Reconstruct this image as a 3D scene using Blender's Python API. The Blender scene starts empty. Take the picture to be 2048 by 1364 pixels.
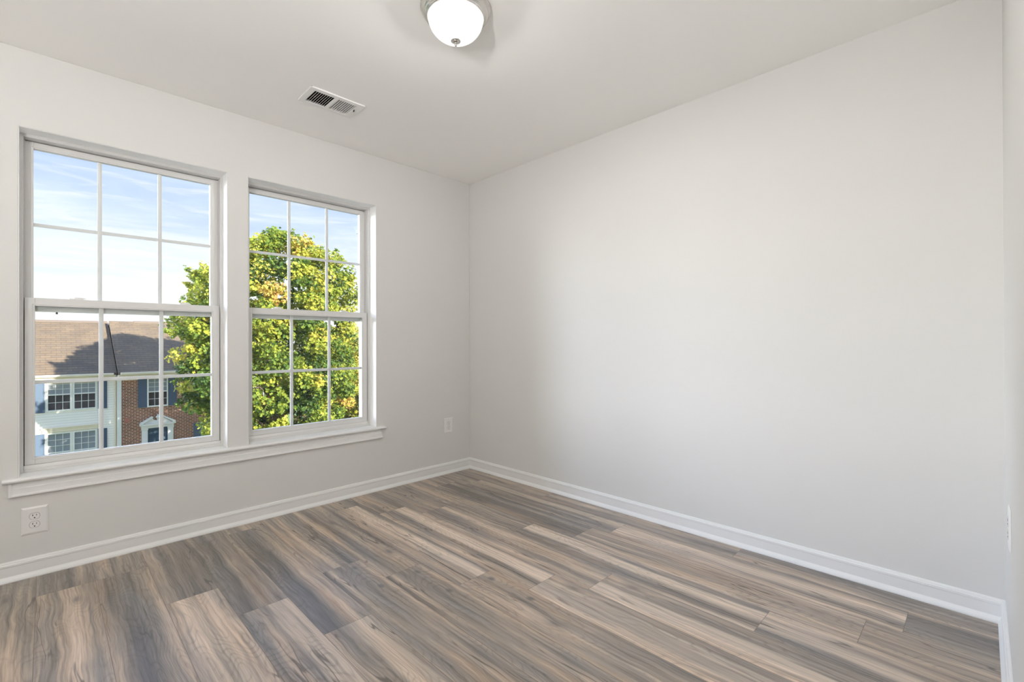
import bpy, bmesh, math, random
from mathutils import Vector, Matrix
import numpy as np

sc = bpy.context.scene
COL = sc.collection
PI = math.pi

# ------------------------------------------------------------------ camera
H = 2.44
CAM = Vector((-2.58744, -3.11625, 1.07812))
YAW, PITCH, ROLL, FPX = 0.783284, 0.002694, -0.0032, 935.93
fw = Vector((math.sin(YAW)*math.cos(PITCH), math.cos(YAW)*math.cos(PITCH), math.sin(PITCH)))
rt = Vector((math.cos(YAW), -math.sin(YAW), 0)); up = rt.cross(fw)
c_, s_ = math.cos(ROLL), math.sin(ROLL)
rt, up = rt*c_ + up*s_, up*c_ - rt*s_
cd = bpy.data.cameras.new('camera'); cam = bpy.data.objects.new('camera', cd); COL.objects.link(cam)
M = Matrix((rt, up, -fw)).transposed().to_4x4(); M.translation = CAM
cam.matrix_world = M
cd.sensor_width = 36; cd.lens = FPX/2048*36; cd.clip_start = 0.01; cd.clip_end = 500
sc.camera = cam

# ------------------------------------------------------------------ colour management
vs = sc.view_settings
sc.display_settings.display_device = 'sRGB'
vs.view_transform = 'Standard'; vs.look = 'None'; vs.gamma = 1; vs.use_curve_mapping = False
vs.exposure = 0.0
sc.cycles.use_denoising = True
sc.cycles.max_bounces = 14; sc.cycles.diffuse_bounces = 8; sc.cycles.transparent_max_bounces = 16
sc.cycles.sample_clamp_indirect = 8

# ------------------------------------------------------------------ sky
SKY = 1.2; ZENITH = 1.6; LEFT_SKY_FILL = 18.5; BEHIND = 1.0
LAMP_W = 45.0; BOWL = 1.6; FILL_LAMP_W = 126.0
w = bpy.data.worlds.new('world'); sc.world = w; w.use_nodes = True
nt = w.node_tree; nt.nodes.clear()
def N(t, **k):
    n = nt.nodes.new(t)
    for a, b in k.items(): setattr(n, a, b)
    return n
def mth(op, a, b=None, c=None, clamp=False):
    n = N('ShaderNodeMath', operation=op); n.use_clamp = clamp
    for i, v in enumerate((a, b, c)):
        if v is None: continue
        if isinstance(v, (int, float)): n.inputs[i].default_value = v
        else: nt.links.new(v, n.inputs[i])
    return n.outputs[0]
def ramp(fac, stops, mode='LINEAR'):
    r = N('ShaderNodeValToRGB'); r.color_ramp.interpolation = mode
    e = r.color_ramp.elements
    while len(e) < len(stops): e.new(0.5)
    for i, (p, c) in enumerate(stops):
        e[i].position = p; e[i].color = (c, c, c, 1) if isinstance(c, (int, float)) else (*c, 1)
    nt.links.new(fac, r.inputs[0]); return r.outputs[0]
def mixc(f, a, b, mode='MIX'):
    m = N('ShaderNodeMix', data_type='RGBA', blend_type=mode)
    for i, v in ((0, f), (6, a), (7, b)):
        if isinstance(v, (int, float)): m.inputs[i].default_value = v
        elif isinstance(v, tuple): m.inputs[i].default_value = (*v, 1)
        else: nt.links.new(v, m.inputs[i])
    return m.outputs[2]
def noise(vec, scale, detail=2, rough=.5, dist=0.0):
    n = N('ShaderNodeTexNoise'); n.inputs['Scale'].default_value = scale; n.inputs['Detail'].default_value = detail
    n.inputs['Roughness'].default_value = rough; n.inputs['Distortion'].default_value = dist
    nt.links.new(vec, n.inputs['Vector']); return n.outputs[0]
def mapping(vec, scale=(1, 1, 1), loc=(0, 0, 0), rot=(0, 0, 0)):
    m = N('ShaderNodeMapping'); m.inputs['Scale'].default_value = scale
    m.inputs['Location'].default_value = loc; m.inputs['Rotation'].default_value = rot
    nt.links.new(vec, m.inputs['Vector']); return m.outputs[0]

tc = N('ShaderNodeTexCoord').outputs['Generated']
sep = N('ShaderNodeSeparateXYZ'); nt.links.new(tc, sep.inputs[0])
sx, sy, sz = sep.outputs
wisp = noise(mapping(tc, (1.3, 1.3, 9.0), (.3, .2, 0), (.12, .10, 0)), 2.6, 7, .58, .6)
wisp2 = noise(mapping(tc, (2, 2, 14), (3.3, 1.2, 0), (-.2, .15, 0)), 3.4, 6, .6, .8)
elev = mth('ADD', sz, mth('MULTIPLY', mth('SUBTRACT', wisp, .5), -.24))
base = ramp(elev, [(0.03, (.97, .98, 1.0)), (.13, (.92, .955, 1.0)), (.21, (.67, .785, .99)), (.33, (.42, .57, .91)), (1.0, (.32, .50, .84))])
streak = ramp(wisp2, [(.52, 0.0), (.72, .6)])
skyc = mixc(streak, base, (.96, .97, 1.0))
zen = ramp(sz, [(.42, 1.0), (.75, 1.0 + 0.0)])
f1 = mth('MULTIPLY', mth('SMOOTH_MIN', mth('MULTIPLY', mth('SUBTRACT', sz, .48), 3.0, clamp=True), 1.0, .1), ZENITH - 1)
left = mth('MULTIPLY', mth('MULTIPLY', mth('SUBTRACT', mth('MULTIPLY', sx, -1.0), .14), 3.2, clamp=True), LEFT_SKY_FILL - 1)  # added glow in the unseen sky left of view, lights right and near walls
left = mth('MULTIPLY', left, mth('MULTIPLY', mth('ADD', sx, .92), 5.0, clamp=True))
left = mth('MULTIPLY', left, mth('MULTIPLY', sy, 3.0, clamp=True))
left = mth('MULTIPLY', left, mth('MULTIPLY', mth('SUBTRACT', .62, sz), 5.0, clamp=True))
back = mth('MULTIPLY', mth('MULTIPLY', sy, -3.0, clamp=True), BEHIND - 1)
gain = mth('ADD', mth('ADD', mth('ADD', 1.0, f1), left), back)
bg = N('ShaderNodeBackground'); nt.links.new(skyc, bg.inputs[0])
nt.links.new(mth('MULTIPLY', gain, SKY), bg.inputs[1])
wo = N('ShaderNodeOutputWorld'); nt.links.new(bg.outputs[0], wo.inputs[0])

# ------------------------------------------------------------------ sun (from behind the building, to the right)
sd = bpy.data.lights.new('sun', 'SUN'); sun = bpy.data.objects.new('sun', sd); COL.objects.link(sun)
sd.energy = 14; sd.angle = math.radians(0.6); sd.color = (1.0, .93, .80)
SEL, SAZ = math.radians(19.6), math.radians(20.5)
sdir = Vector((-math.sin(SAZ)*math.cos(SEL), math.cos(SAZ)*math.cos(SEL), -math.sin(SEL)))
sun.rotation_euler = sdir.to_track_quat('-Z', 'Y').to_euler()

# ------------------------------------------------------------------ materials
MATS = {}
def new_mat(name):
    global nt
    m = bpy.data.materials.new(name); m.use_nodes = True; nt = m.node_tree; nt.nodes.clear()
    b = N('ShaderNodeBsdfPrincipled'); o = N('ShaderNodeOutputMaterial'); nt.links.new(b.outputs[0], o.inputs[0])
    MATS[name] = m; return m, b, o
def lin(r, g, b):
    f = lambda v: (v/255/12.92) if v/255 <= .04045 else ((v/255 + .055)/1.055)**2.4
    return (f(r), f(g), f(b))
def bump(b, h, strength=.2, dist=.002):
    n = N('ShaderNodeBump'); n.inputs['Strength'].default_value = strength; n.inputs['Distance'].default_value = dist
    nt.links.new(h, n.inputs['Height']); nt.links.new(n.outputs[0], b.inputs['Normal'])
def geo(): return N('ShaderNodeNewGeometry').outputs['Position']
def objc(): return N('ShaderNodeTexCoord').outputs['Object']
def paint(name, col, rough, var=.02, bs=250, bst=.06):
    m, b, o = new_mat(name)
    p = geo()
    v = noise(p, 1.3, 3)
    c2 = tuple(x*(1-var) for x in col)
    nt.links.new(mixc(v, c2, col), b.inputs['Base Color'])
    b.inputs['Roughness'].default_value = rough
    bump(b, noise(p, bs, 2), bst, .001)
    return m
def plain(name, col, rough=.5, metal=0, var=.06, scale=8):
    m, b, o = new_mat(name)
    v = noise(geo(), scale, 3)
    nt.links.new(mixc(v, tuple(x*(1-var) for x in col), tuple(min(1, x*(1+var)) for x in col)), b.inputs['Base Color'])
    b.inputs['Roughness'].default_value = rough; b.inputs['Metallic'].default_value = metal
    return m
paint('wall_paint', (.662, .655, .637), .75)
paint('ceiling_paint', (.92, .912, .892), .85)
paint('trim_paint', (.77, .77, .76), .38, .01, 60, .02)
paint('jamb_paint', (.92, .92, .91), .35, .01, 60, .02)
plain('vinyl', (.66, .652, .638), .40, 0, .02)
plain('grid_white', (.68, .67, .66), .5, 0, .02)
plain('plastic_white', (.76, .75, .74), .35, 0, .02)
plain('dark_slot', (.02, .018, .016), .7)
plain('black_plastic', (.015, .02, .03), .5)
plain('duct_grey', (.045, .042, .037), .7, .0, .3, 60)
plain('vent_white', (.82, .81, .79), .4, 0, .02)

m, b, o = new_mat('brushed_nickel')
nt.links.new(mixc(noise(mapping(objc(), (30, 30, 400)), 4, 3), (.60, .58, .55), (.76, .74, .71)), b.inputs['Base Color'])
b.inputs['Metallic'].default_value = 1; b.inputs['Roughness'].default_value = .18

m, b, o = new_mat('frosted_glass')
nt.nodes.remove(b)      # thin frosted shade: lets the bulb's light through and glows itself
em = N('ShaderNodeEmission'); em.inputs[0].default_value = (1, .97, .93, 1); em.inputs[1].default_value = BOWL
tp = N('ShaderNodeBsdfTransparent'); tp.inputs[0].default_value = (.85, .85, .85, 1)
mx = N('ShaderNodeMixShader'); mx.inputs[0].default_value = .5
nt.links.new(em.outputs[0], mx.inputs[1]); nt.links.new(tp.outputs[0], mx.inputs[2]); nt.links.new(mx.outputs[0], o.inputs[0])

m, b, o = new_mat('window_glass')
nt.nodes.remove(b)
tr = N('ShaderNodeBsdfTransparent'); tr.inputs[0].default_value = (.985, .99, .985, 1)
gl = N('ShaderNodeBsdfGlossy'); gl.inputs['Roughness'].default_value = .02
fr = N('ShaderNodeFresnel'); fr.inputs[0].default_value = 1.25
mx = N('ShaderNodeMixShader'); nt.links.new(fr.outputs[0], mx.inputs[0]); nt.links.new(tr.outputs[0], mx.inputs[1]); nt.links.new(gl.outputs[0], mx.inputs[2])
nt.links.new(mx.outputs[0], o.inputs[0])

# wood plank floor: uv = metres across / along each board, 'plank' attribute = two offsets and a tone
m, b, o = new_mat('plank_floor')
uv = N('ShaderNodeUVMap'); uv.uv_map = 'UVMap'
at = N('ShaderNodeAttribute'); at.attribute_name = 'plank'
s1 = N('ShaderNodeSeparateXYZ'); nt.links.new(uv.outputs[0], s1.inputs[0])
s2 = N('ShaderNodeSeparateXYZ'); nt.links.new(at.outputs['Vector'], s2.inputs[0])
at2 = N('ShaderNodeAttribute'); at2.attribute_name = 'plank_size'
s3 = N('ShaderNodeSeparateXYZ'); nt.links.new(at2.outputs['Vector'], s3.inputs[0])
cb = N('ShaderNodeCombineXYZ')
nt.links.new(mth('ADD', s1.outputs[0], mth('MULTIPLY', s2.outputs[0], 9.0)), cb.inputs[0])
nt.links.new(mth('ADD', s1.outputs[1], mth('MULTIPLY', s2.outputs[1], 23.0)), cb.inputs[1])
P = cb.outputs[0]
wv = N('ShaderNodeTexNoise'); wv.inputs['Scale'].default_value = 3.2; wv.inputs['Detail'].default_value = 2
nt.links.new(mapping(P, (1.6, 1, 1)), wv.inputs['Vector'])
warp = N('ShaderNodeVectorMath', operation='MULTIPLY_ADD')
nt.links.new(wv.outputs['Color'], warp.inputs[0]); warp.inputs[1].default_value = (.034, .10, 0); nt.links.new(P, warp.inputs[2])
W = warp.outputs[0]
band = noise(mapping(W, (14, .5, 1)), 1.0, 4, .55)
band = mth('ADD', band, mth('MULTIPLY', mth('SUBTRACT', s2.outputs[2], .5), .15))
c1 = ramp(band, [(.30, lin(86, 81, 77)), (.41, lin(110, 103, 96)), (.50, lin(132, 122, 111)), (.59, lin(158, 142, 126)), (.72, lin(188, 172, 155))])
blu = ramp(noise(mapping(W, (6, 1.1, 1), (5, 3, 0)), 1.3, 3), [(.48, 0.0), (.68, .5)])
c1 = mixc(blu, c1, lin(108, 109, 111))
org = ramp(noise(mapping(W, (8, .8, 1), (15, 9, 0)), 1.2, 3), [(.54, 0.0), (.72, .5)])
c1 = mixc(org, c1, lin(166, 140, 114))
fib = noise(mapping(W, (190, 7, 1)), 1.0, 4, .65)
c1 = mixc(1.0, c1, ramp(fib, [(.25, .70), (.5, 1.0), (.8, 1.18)]), 'MULTIPLY')
# the light or dark streak printed on some boards, and the dark check beside it
bnd = N('ShaderNodeAttribute'); bnd.attribute_name = 'plank_band'
s4 = N('ShaderNodeSeparateXYZ'); nt.links.new(bnd.outputs['Vector'], s4.inputs[0])
wob = mth('MULTIPLY', mth('SUBTRACT', noise(mapping(P, (3, 1.4, 1), (2, 2, 0)), 1.0, 3), .5), .07)
uw = mth('ADD', s1.outputs[0], wob)
du = mth('ABSOLUTE', mth('SUBTRACT', uw, s4.outputs[0]))
bm_ = mth('MULTIPLY', mth('SUBTRACT', s4.outputs[1], du), 55.0, clamp=True)
c1 = mixc(mth('MULTIPLY', bm_, mth('MAXIMUM', s4.outputs[2], 0.0)), c1, lin(196, 180, 162))
c1 = mixc(mth('MULTIPLY', bm_, mth('MAXIMUM', mth('MULTIPLY', s4.outputs[2], -1.0), 0.0)), c1, lin(76, 73, 72))
isck = mth('GREATER_THAN', s3.outputs[2], 1.5)
ck = mth('MULTIPLY', mth('LESS_THAN', mth('ABSOLUTE', mth('SUBTRACT', mth('ADD', uw, mth('MULTIPLY', fib, .006)), mth('SUBTRACT', s4.outputs[0], .062))), .0024), mth('LESS_THAN', s1.outputs[1], .42))
ck = mth('MULTIPLY', mth('MULTIPLY', ck, isck), .8)
c1 = mixc(ck, c1, lin(50, 44, 40))
isk = mth('MULTIPLY', mth('GREATER_THAN', s3.outputs[2], .5), mth('LESS_THAN', s3.outputs[2], 1.5))
for ku, kv in ((.145, .060), (.142, .300)):
    dx = mth('MULTIPLY', mth('SUBTRACT', uw, ku), 1.0); dy = mth('MULTIPLY', mth('SUBTRACT', s1.outputs[1], 1.28-kv), .62)
    dd_ = mth('SQRT', mth('ADD', mth('MULTIPLY', dx, dx), mth('MULTIPLY', dy, dy)))
    kf = mth('MULTIPLY', mth('MULTIPLY', mth('SUBTRACT', .021, mth('ADD', dd_, mth('MULTIPLY', fib, .008))), 90.0, clamp=True), isk)
    c1 = mixc(mth('MULTIPLY', kf, .75), c1, lin(74, 76, 78))
fib3 = noise(mapping(W, (95, 1.5, 1), (12, 7, 0)), 1.0, 3, .6)
c1 = mixc(1.0, c1, ramp(fib3, [(.32, .66), (.50, 1.0), (.75, 1.18)]), 'MULTIPLY')
fib2 = noise(mapping(W, (60, 2.2, 1), (2, 7, 0)), 1.0, 3, .6)
c1 = mixc(1.0, c1, ramp(fib2, [(.3, .78), (.55, 1.0), (.8, 1.10)]), 'MULTIPLY')
# cathedral grain: contour lines of a stretched field
cont = noise(mapping(W, (7, 1.3, 1), (4, 2, 0)), 1.0, 2, .45)
tri = mth('PINGPONG', mth('MULTIPLY', cont, 34.0), .5)
gl_ = ramp(tri, [(.0, .74), (.12, .94), (.30, 1.03)])
cmask = ramp(noise(mapping(W, (6, 1.2, 1), (40, 3, 0)), 1.0, 2), [(.42, .15), (.56, .9)])
c1 = mixc(cmask, c1, mixc(1.0, c1, gl_, 'MULTIPLY'))
# long dark checks
crk = mth('ABSOLUTE', mth('SUBTRACT', noise(mapping(W, (13, 1.0, 1), (8, 31, 0)), 1.0, 3, .5), .5))
crm = ramp(noise(mapping(P, (9, 1.6, 1), (1, 5, 0)), 1.0, 2), [(.50, 0.0), (.60, 1.0)])
crf = mth('MULTIPLY', ramp(crk, [(.004, 1.0), (.012, 0.0)]), crm)
c1 = mixc(mth('MULTIPLY', crf, .75), c1, lin(62, 54, 48))
# knots
vo = N('ShaderNodeTexVoronoi'); vo.inputs['Scale'].default_value = 1.0; vo.inputs['Randomness'].default_value = 1
nt.links.new(mapping(W, (5.5, 1.9, 1)), vo.inputs['Vector'])
kn = ramp(vo.outputs['Distance'], [(.03, .85), (.075, .35), (.15, 0.0)])
c1 = mixc(kn, c1, lin(84, 82, 80))
# board edges
def edge(val, size):
    a = mth('MINIMUM', val, mth('SUBTRACT', size, val))
    return a
eu = edge(s1.outputs[0], s3.outputs[0]); ev = edge(s1.outputs[1], s3.outputs[1])
ed = mth('MINIMUM', eu, ev)
ef = ramp(mth('MULTIPLY', ed, 100.0), [(.06, .75), (.16, 0.0)])
c1 = mixc(ef, c1, lin(88, 76, 66))
c1 = mixc(1.0, c1, (1.40, 1.37, 1.37), 'MULTIPLY')
nt.links.new(c1, b.inputs['Base Color'])
nt.links.new(ramp(fib, [(.2, .42), (.8, .34)]), b.inputs['Roughness'])
b.inputs['Specular IOR Level'].default_value = .6
b.inputs['Coat Weight'].default_value = .35; b.inputs['Coat Roughness'].default_value = .22
hh = mth('SUBTRACT', mth('MULTIPLY', fib, .5), mth('MULTIPLY', ef, 2.0))
bump(b, hh, .18, .0012)

# outdoors
def brickmat(name, c1, c2, mortar, bw, bh, mort, rough=.85, horizontal=False):
    m, b, o = new_mat(name)
    co = objc()
    s = N('ShaderNodeSeparateXYZ'); nt.links.new(co, s.inputs[0]); c = N('ShaderNodeCombineXYZ')
    nt.links.new(s.outputs[0], c.inputs[0]); nt.links.new(s.outputs[2], c.inputs[1])
    t = N('ShaderNodeTexBrick'); nt.links.new(c.outputs[0], t.inputs['Vector'])
    t.inputs['Scale'].default_value = 1; t.inputs['Brick Width'].default_value = bw; t.inputs['Row Height'].default_value = bh
    t.inputs['Mortar Size'].default_value = mort; t.inputs['Mortar Smooth'].default_value = .1
    t.inputs['Color1'].default_value = (*c1, 1); t.inputs['Color2'].default_value = (*c2, 1); t.inputs['Mortar'].default_value = (*mortar, 1)
    n = noise(co, 1.1, 3)
    nt.links.new(mixc(1.0, t.outputs[0], ramp(n, [(.3, .86), (.7, 1.1)]), 'MULTIPLY'), b.inputs['Base Color'])
    b.inputs['Roughness'].default_value = rough
    return m
brickmat('brick', lin(150, 84, 66), lin(120, 66, 54), lin(205, 186, 160), .24, .085, .012)
brickmat('shingles', lin(124, 106, 86), lin(112, 98, 84), lin(88, 78, 70), .40, .115, .010)
m, b, o = new_mat('siding')
s = N('ShaderNodeSeparateXYZ'); nt.links.new(objc(), s.inputs[0])
saw = mth('FRACT', mth('MULTIPLY', s.outputs[2], 1/.13))
nt.links.new(mixc(ramp(saw, [(.0, 1.0), (.14, 0.0)]), lin(250, 245, 236), lin(206, 198, 188)), b.inputs['Base Color'])
b.inputs['Roughness'].default_value = .7
bump(b, mth('MULTIPLY', saw, -1.0), .6, .02)
plain('cream_trim', lin(236, 222, 198), .6)
plain('white_trim', lin(238, 236, 232), .5)
plain('shutter_blue', lin(76, 94, 118), .6)
plain('door_blue', lin(44, 74, 98), .45)
plain('ridge_cap', lin(120, 108, 100), .9)
plain('terracotta', lin(196, 110, 70), .7)
plain('pink_vent', lin(176, 112, 100), .8)
plain('blind', lin(190, 196, 205), .6, 0, .08, 3)
plain('curtain_dark', lin(96, 84, 82), .9, 0, .3, 4)
plain('grass', lin(96, 118, 58), .95, 0, .3, 3)
plain('asphalt', lin(98, 98, 100), .9, 0, .15, 20)
plain('concrete', lin(182, 178, 170), .9, 0, .08, 6)
plain('bark', lin(84, 70, 58), .9, 0, .3, 12)
plain('gutter_metal', lin(52, 52, 56), .45, 0, .04)
plain('downspout_metal', lin(38, 48, 54), .45, 0, .04)
m, b, o = new_mat('house_glass')
b.inputs['Base Color'].default_value = (*lin(70, 78, 88), 1); b.inputs['Roughness'].default_value = .08
b.inputs['Alpha'].default_value = .15
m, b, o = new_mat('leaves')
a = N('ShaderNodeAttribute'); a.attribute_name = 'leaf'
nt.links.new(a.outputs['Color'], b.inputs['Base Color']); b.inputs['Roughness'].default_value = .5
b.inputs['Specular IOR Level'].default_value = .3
tl = N('ShaderNodeBsdfTranslucent'); nt.links.new(a.outputs['Color'], tl.inputs[0])
mx = N('ShaderNodeMixShader'); mx.inputs[0].default_value = .45
nt.links.new(b.outputs[0], mx.inputs[1]); nt.links.new(tl.outputs[0], mx.inputs[2]); nt.links.new(mx.outputs[0], o.inputs[0])

# ------------------------------------------------------------------ mesh helpers
def nb(): return bmesh.new()
def box(bm, x0, x1, y0, y1, z0, z1):
    v = [bm.verts.new((x, y, z)) for x in (x0, x1) for y in (y0, y1) for z in (z0, z1)]
    for f in ((0,1,3,2),(4,6,7,5),(0,4,5,1),(2,3,7,6),(0,2,6,4),(1,5,7,3)): bm.faces.new([v[i] for i in f])
    return v
def rbox(bm, x0, x1, y0, y1, z0, z1, mat):
    v = box(bm, x0, x1, y0, y1, z0, z1)
    for q in v: q.co = mat @ q.co
def ring(bm, x0, x1, z0, z1, y0, y1, wl, wr, wb, wt):
    box(bm, x0, x0+wl, y0, y1, z0, z1); box(bm, x1-wr, x1, y0, y1, z0, z1)
    box(bm, x0+wl, x1-wr, y0, y1, z0, z0+wb); box(bm, x0+wl, x1-wr, y0, y1, z1-wt, z1)
def ext(bm, prof, a, b, U, V, miter_a=0, miter_b=0):
    """extrude closed profile [(u,v)] from a to b; miter shifts the end along the run by m*u"""
    a, b, U, V = Vector(a), Vector(b), Vector(U), Vector(V); D = (b-a).normalized()
    A = [bm.verts.new(a + U*u + V*v + D*miter_a*u) for u, v in prof]
    B = [bm.verts.new(b + U*u + V*v - D*miter_b*u) for u, v in prof]
    n = len(prof)
    for i in range(n): bm.faces.new((A[i], A[(i+1) % n], B[(i+1) % n], B[i]))
    bm.faces.new(A[::-1]); bm.faces.new(B)
def lathe(bm, prof, c, n=64, axis='z'):
    rings = []
    for r, z in prof:
        if r < 1e-6: rings.append([bm.verts.new((c[0], c[1], c[2]+z))])
        else: rings.append([bm.verts.new((c[0]+r*math.cos(2*PI*i/n), c[1]+r*math.sin(2*PI*i/n), c[2]+z)) for i in range(n)])
    for A, B in zip(rings, rings[1:]):
        for i in range(n):
            j = (i+1) % n
            f = [A[i % len(A)], A[j % len(A)], B[j % len(B)], B[i % len(B)]]
            f = list(dict.fromkeys(f))
            if len(f) > 2: bm.faces.new(f)
def tube(bm, pts, rads, n=8):
    prev = None; pts = [Vector(p) for p in pts]
    for k, p in enumerate(pts):
        d = (pts[min(k+1, len(pts)-1)] - pts[max(k-1, 0)]).normalized()
        x = d.cross(Vector((0, 0, 1)) if abs(d.z) < .9 else Vector((1, 0, 0))).normalized(); y = d.cross(x)
        R = [bm.verts.new(p + (x*math.cos(2*PI*i/n) + y*math.sin(2*PI*i/n))*rads[k]) for i in range(n)]
        if prev:
            for i in range(n): bm.faces.new((prev[i], prev[(i+1) % n], R[(i+1) % n], R[i]))
        else: bm.faces.new(R[::-1])
        prev = R
    bm.faces.new(prev)
def obj(name, bm, mat, parent=None, bevel=0, smooth=False, seg=2, kind=None):
    bmesh.ops.recalc_face_normals(bm, faces=bm.faces)
    me = bpy.data.meshes.new(name); bm.to_mesh(me); bm.free()
    me.materials.append(MATS[mat])
    if smooth:
        for p in me.polygons: p.use_smooth = True
        me.set_sharp_from_angle(angle=math.radians(32))
    o = bpy.data.objects.new(name, me); COL.objects.link(o)
    if bevel:
        md = o.modifiers.new('bevel', 'BEVEL'); md.width = bevel; md.segments = seg; md.limit_method = 'ANGLE'; md.angle_limit = math.radians(40)
    if parent is not None:
        o.parent = parent; o.location = -parent.location
    if kind: o['kind'] = kind
    return o
def sub(name, bm, mat, parent, **k):
    """child of a part (the part sits at the thing's origin offset already)"""
    o = obj(name, bm, mat, None, **k); o.parent = parent
    return o
def empty(name, loc=(0, 0, 0)):
    o = bpy.data.objects.new(name, None); COL.objects.link(o); o.location = loc; o.empty_display_size = .1
    return o
def tag(o, label=None, cat=None, group=None, kind=None):
    for k, v in (('label', label), ('category', cat), ('group', group), ('kind', kind)):
        if v: o[k] = v
    return o

# ------------------------------------------------------------------ room shell
XL, YN = -4.25, -3.176          # left wall, near wall
DX0, DX1, DZ = -2.93, -2.10, 2.04   # doorway the photographer stands in
HY = -4.55
WIN = [(-2.677, -1.835), (-1.725, -.882)]
Z0, Z1 = .466, 2.080
WT = .19                        # wall thickness
def cells(bm, xs, zs, holes, y0, y1):
    """wall slab on the x/z grid, leaving out hole cells; inner faces removed"""
    for i in range(len(xs)-1):
        for j in range(len(zs)-1):
            if (i, j) in holes: continue
            box(bm, xs[i], xs[i+1], y0, y1, zs[j], zs[j+1])
    bmesh.ops.remove_doubles(bm, verts=bm.verts, dist=1e-5)
    dead = {}
    for f in bm.faces:
        k = tuple(round(v, 4) for v in f.calc_center_median()); dead.setdefault(k, []).append(f)
    bmesh.ops.delete(bm, geom=[f for l in dead.values() if len(l) > 1 for f in l], context='FACES')
    # one edge bevel of the drywall corner bead comes from the modifier
bm = nb()
xs = [XL, WIN[0][0], WIN[0][1], WIN[1][0], WIN[1][1], 0]
cells(bm, xs, [0, Z0, Z1, H], {(1, 1), (3, 1)}, 0, WT)
obj('wall_back', bm, 'wall_paint', kind='structure', bevel=.003)
bm = nb(); box(bm, 0, .12, YN-.12, WT, 0, H); obj('wall_right', bm, 'wall_paint', kind='structure')
bm = nb(); box(bm, XL-.12, XL, YN-.12, WT, 0, H); obj('wall_left', bm, 'wall_paint', kind='structure')
bm = nb(); cells(bm, [XL, DX0, DX1, 0], [0, DZ, H], {(1, 0)}, YN-.11, YN); obj('wall_front', bm, 'wall_paint', kind='structure')
bm = nb()
box(bm, XL-.12, 0.12, YN-.11, WT, H, H+.12); box(bm, -3.6, -1.4, HY, YN-.11, H, H+.12)
obj('ceiling', bm, 'ceiling_paint', kind='structure')
bm = nb()
box(bm, -3.6, -3.5, HY, YN-.11, 0, H); box(bm, -1.5, -1.4, HY, YN-.11, 0, H); box(bm, -3.6, -1.4, HY-.1, HY, 0, H)
obj('wall_hallway', bm, 'wall_paint', kind='structure')

# planks
random.seed(11)
bm = nb(); uvl = bm.loops.layers.uv.new('UVMap')
la = bm.faces.layers.float_vector.new('plank'); lb = bm.faces.layers.float_vector.new('plank_size'); lc = bm.faces.layers.float_vector.new('plank_band')
PW, PL = .1895, 1.28
joints = {-1: -.95, 0: -1.625, 1: -1.517, 2: -2.513, 3: -1.899, 4: -1.716, 5: -1.473, 6: -1.178, 7: -.932, 8: -1.398, 9: -1.037, 10: -.737, 11: -1.55, 12: -.27, 13: -1.0, 14: -.6, 15: -.3, 16: -1.1, 17: -.8}
tones = {(-1, 0): .35, (0, 0): .25, (1, 0): .2, (0, 1): .75, (1, 1): .5, (2, 1): .55, (3, 0): .85, (4, 0): .85, (5, 0): .55, (6, 0): .5, (7, 0): .55, (8, 0): .15, (9, 0): .2, (10, 0): .15,
         (11, 0): .3, (12, 0): .4, (10, 1): .8, (9, 1): .75, (8, 1): .6, (7, 1): .4, (6, 1): .45, (5, 1): .45, (4, 1): .7, (3, 1): .75, (12, 1): .75, (11, 1): .5}
BANDS = {(4, 0): (.70, .040, .75), (5, 0): (.70, .040, .75), (2, 0): (.66, .042, .75), (0, 0): (.75, .035, .5), (3, 1): (.36, .042, .6), (2, 1): (.42, .042, .5), (4, 1): (.5, .06, .3),
         (8, 1): (.72, .05, .4), (9, 1): (.78, .055, .45), (10, 1): (.5, .075, .3), (9, 0): (.78, .042, -.5), (10, 0): (.80, .042, -.5), (11, 0): (.30, .04, -.45), (8, 0): (.30, .06, -.3), (1, 0): (.45, .045, -.7), (12, 0): (.4, .05, -.4), (0, 1): (.6, .04, .4)}
twins = {(5, 1): (6, 1), (4, 0): (3, 0), (4, 1): (3, 1), (9, 0): (8, 0), (7, 1): (6, 1)}
offs = {}
for k in range(-1, 23):
    xr = -.155 - PW*k; xl = xr - PW
    xr_, xl_ = min(xr, 0.0), max(xl, -4.25)
    if xl_ >= xr_: continue
    jk = y1 = joints.get(k, -.37*(k % 5)-.2)
    while y1 < 0: y1 += PL
    row = 0
    while y1 > HY:
        y0 = y1 - PL
        a, c = max(y0, HY), min(y1, 0.0)
        vv = [bm.verts.new(p) for p in ((xl_, a, 0), (xr_, a, 0), (xr_, c, 0), (xl_, c, 0))]
        f = bm.faces.new(vv)
        us = ((xl_-xl, a-y0), (xr_-xl, a-y0), (xr_-xl, c-y0), (xl_-xl, c-y0))
        for l, q in zip(f.loops, us): l[uvl].uv = q
        ro = round((jk - y0)/PL)
        r1, r2 = random.random(), random.random()
        offs[(k, ro)] = (r1, r2)
        if (k, ro) in twins and twins[(k, ro)] in offs: r1, r2 = offs[twins[(k, ro)]]
        f[la] = (r1, r2, tones.get((k, ro), random.uniform(.3, .7))); f[lb] = (PW, PL, 1 if (k, ro) in ((7, 1), (6, 1), (5, 1)) else (2 if (k, ro) in ((4, 0), (5, 0), (2, 0)) else 0))
        q = BANDS.get((k, ro), (0, 0, 0)); f[lc] = (q[0]*PW, q[1], q[2])
        y1 = y0; row += 1
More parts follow.
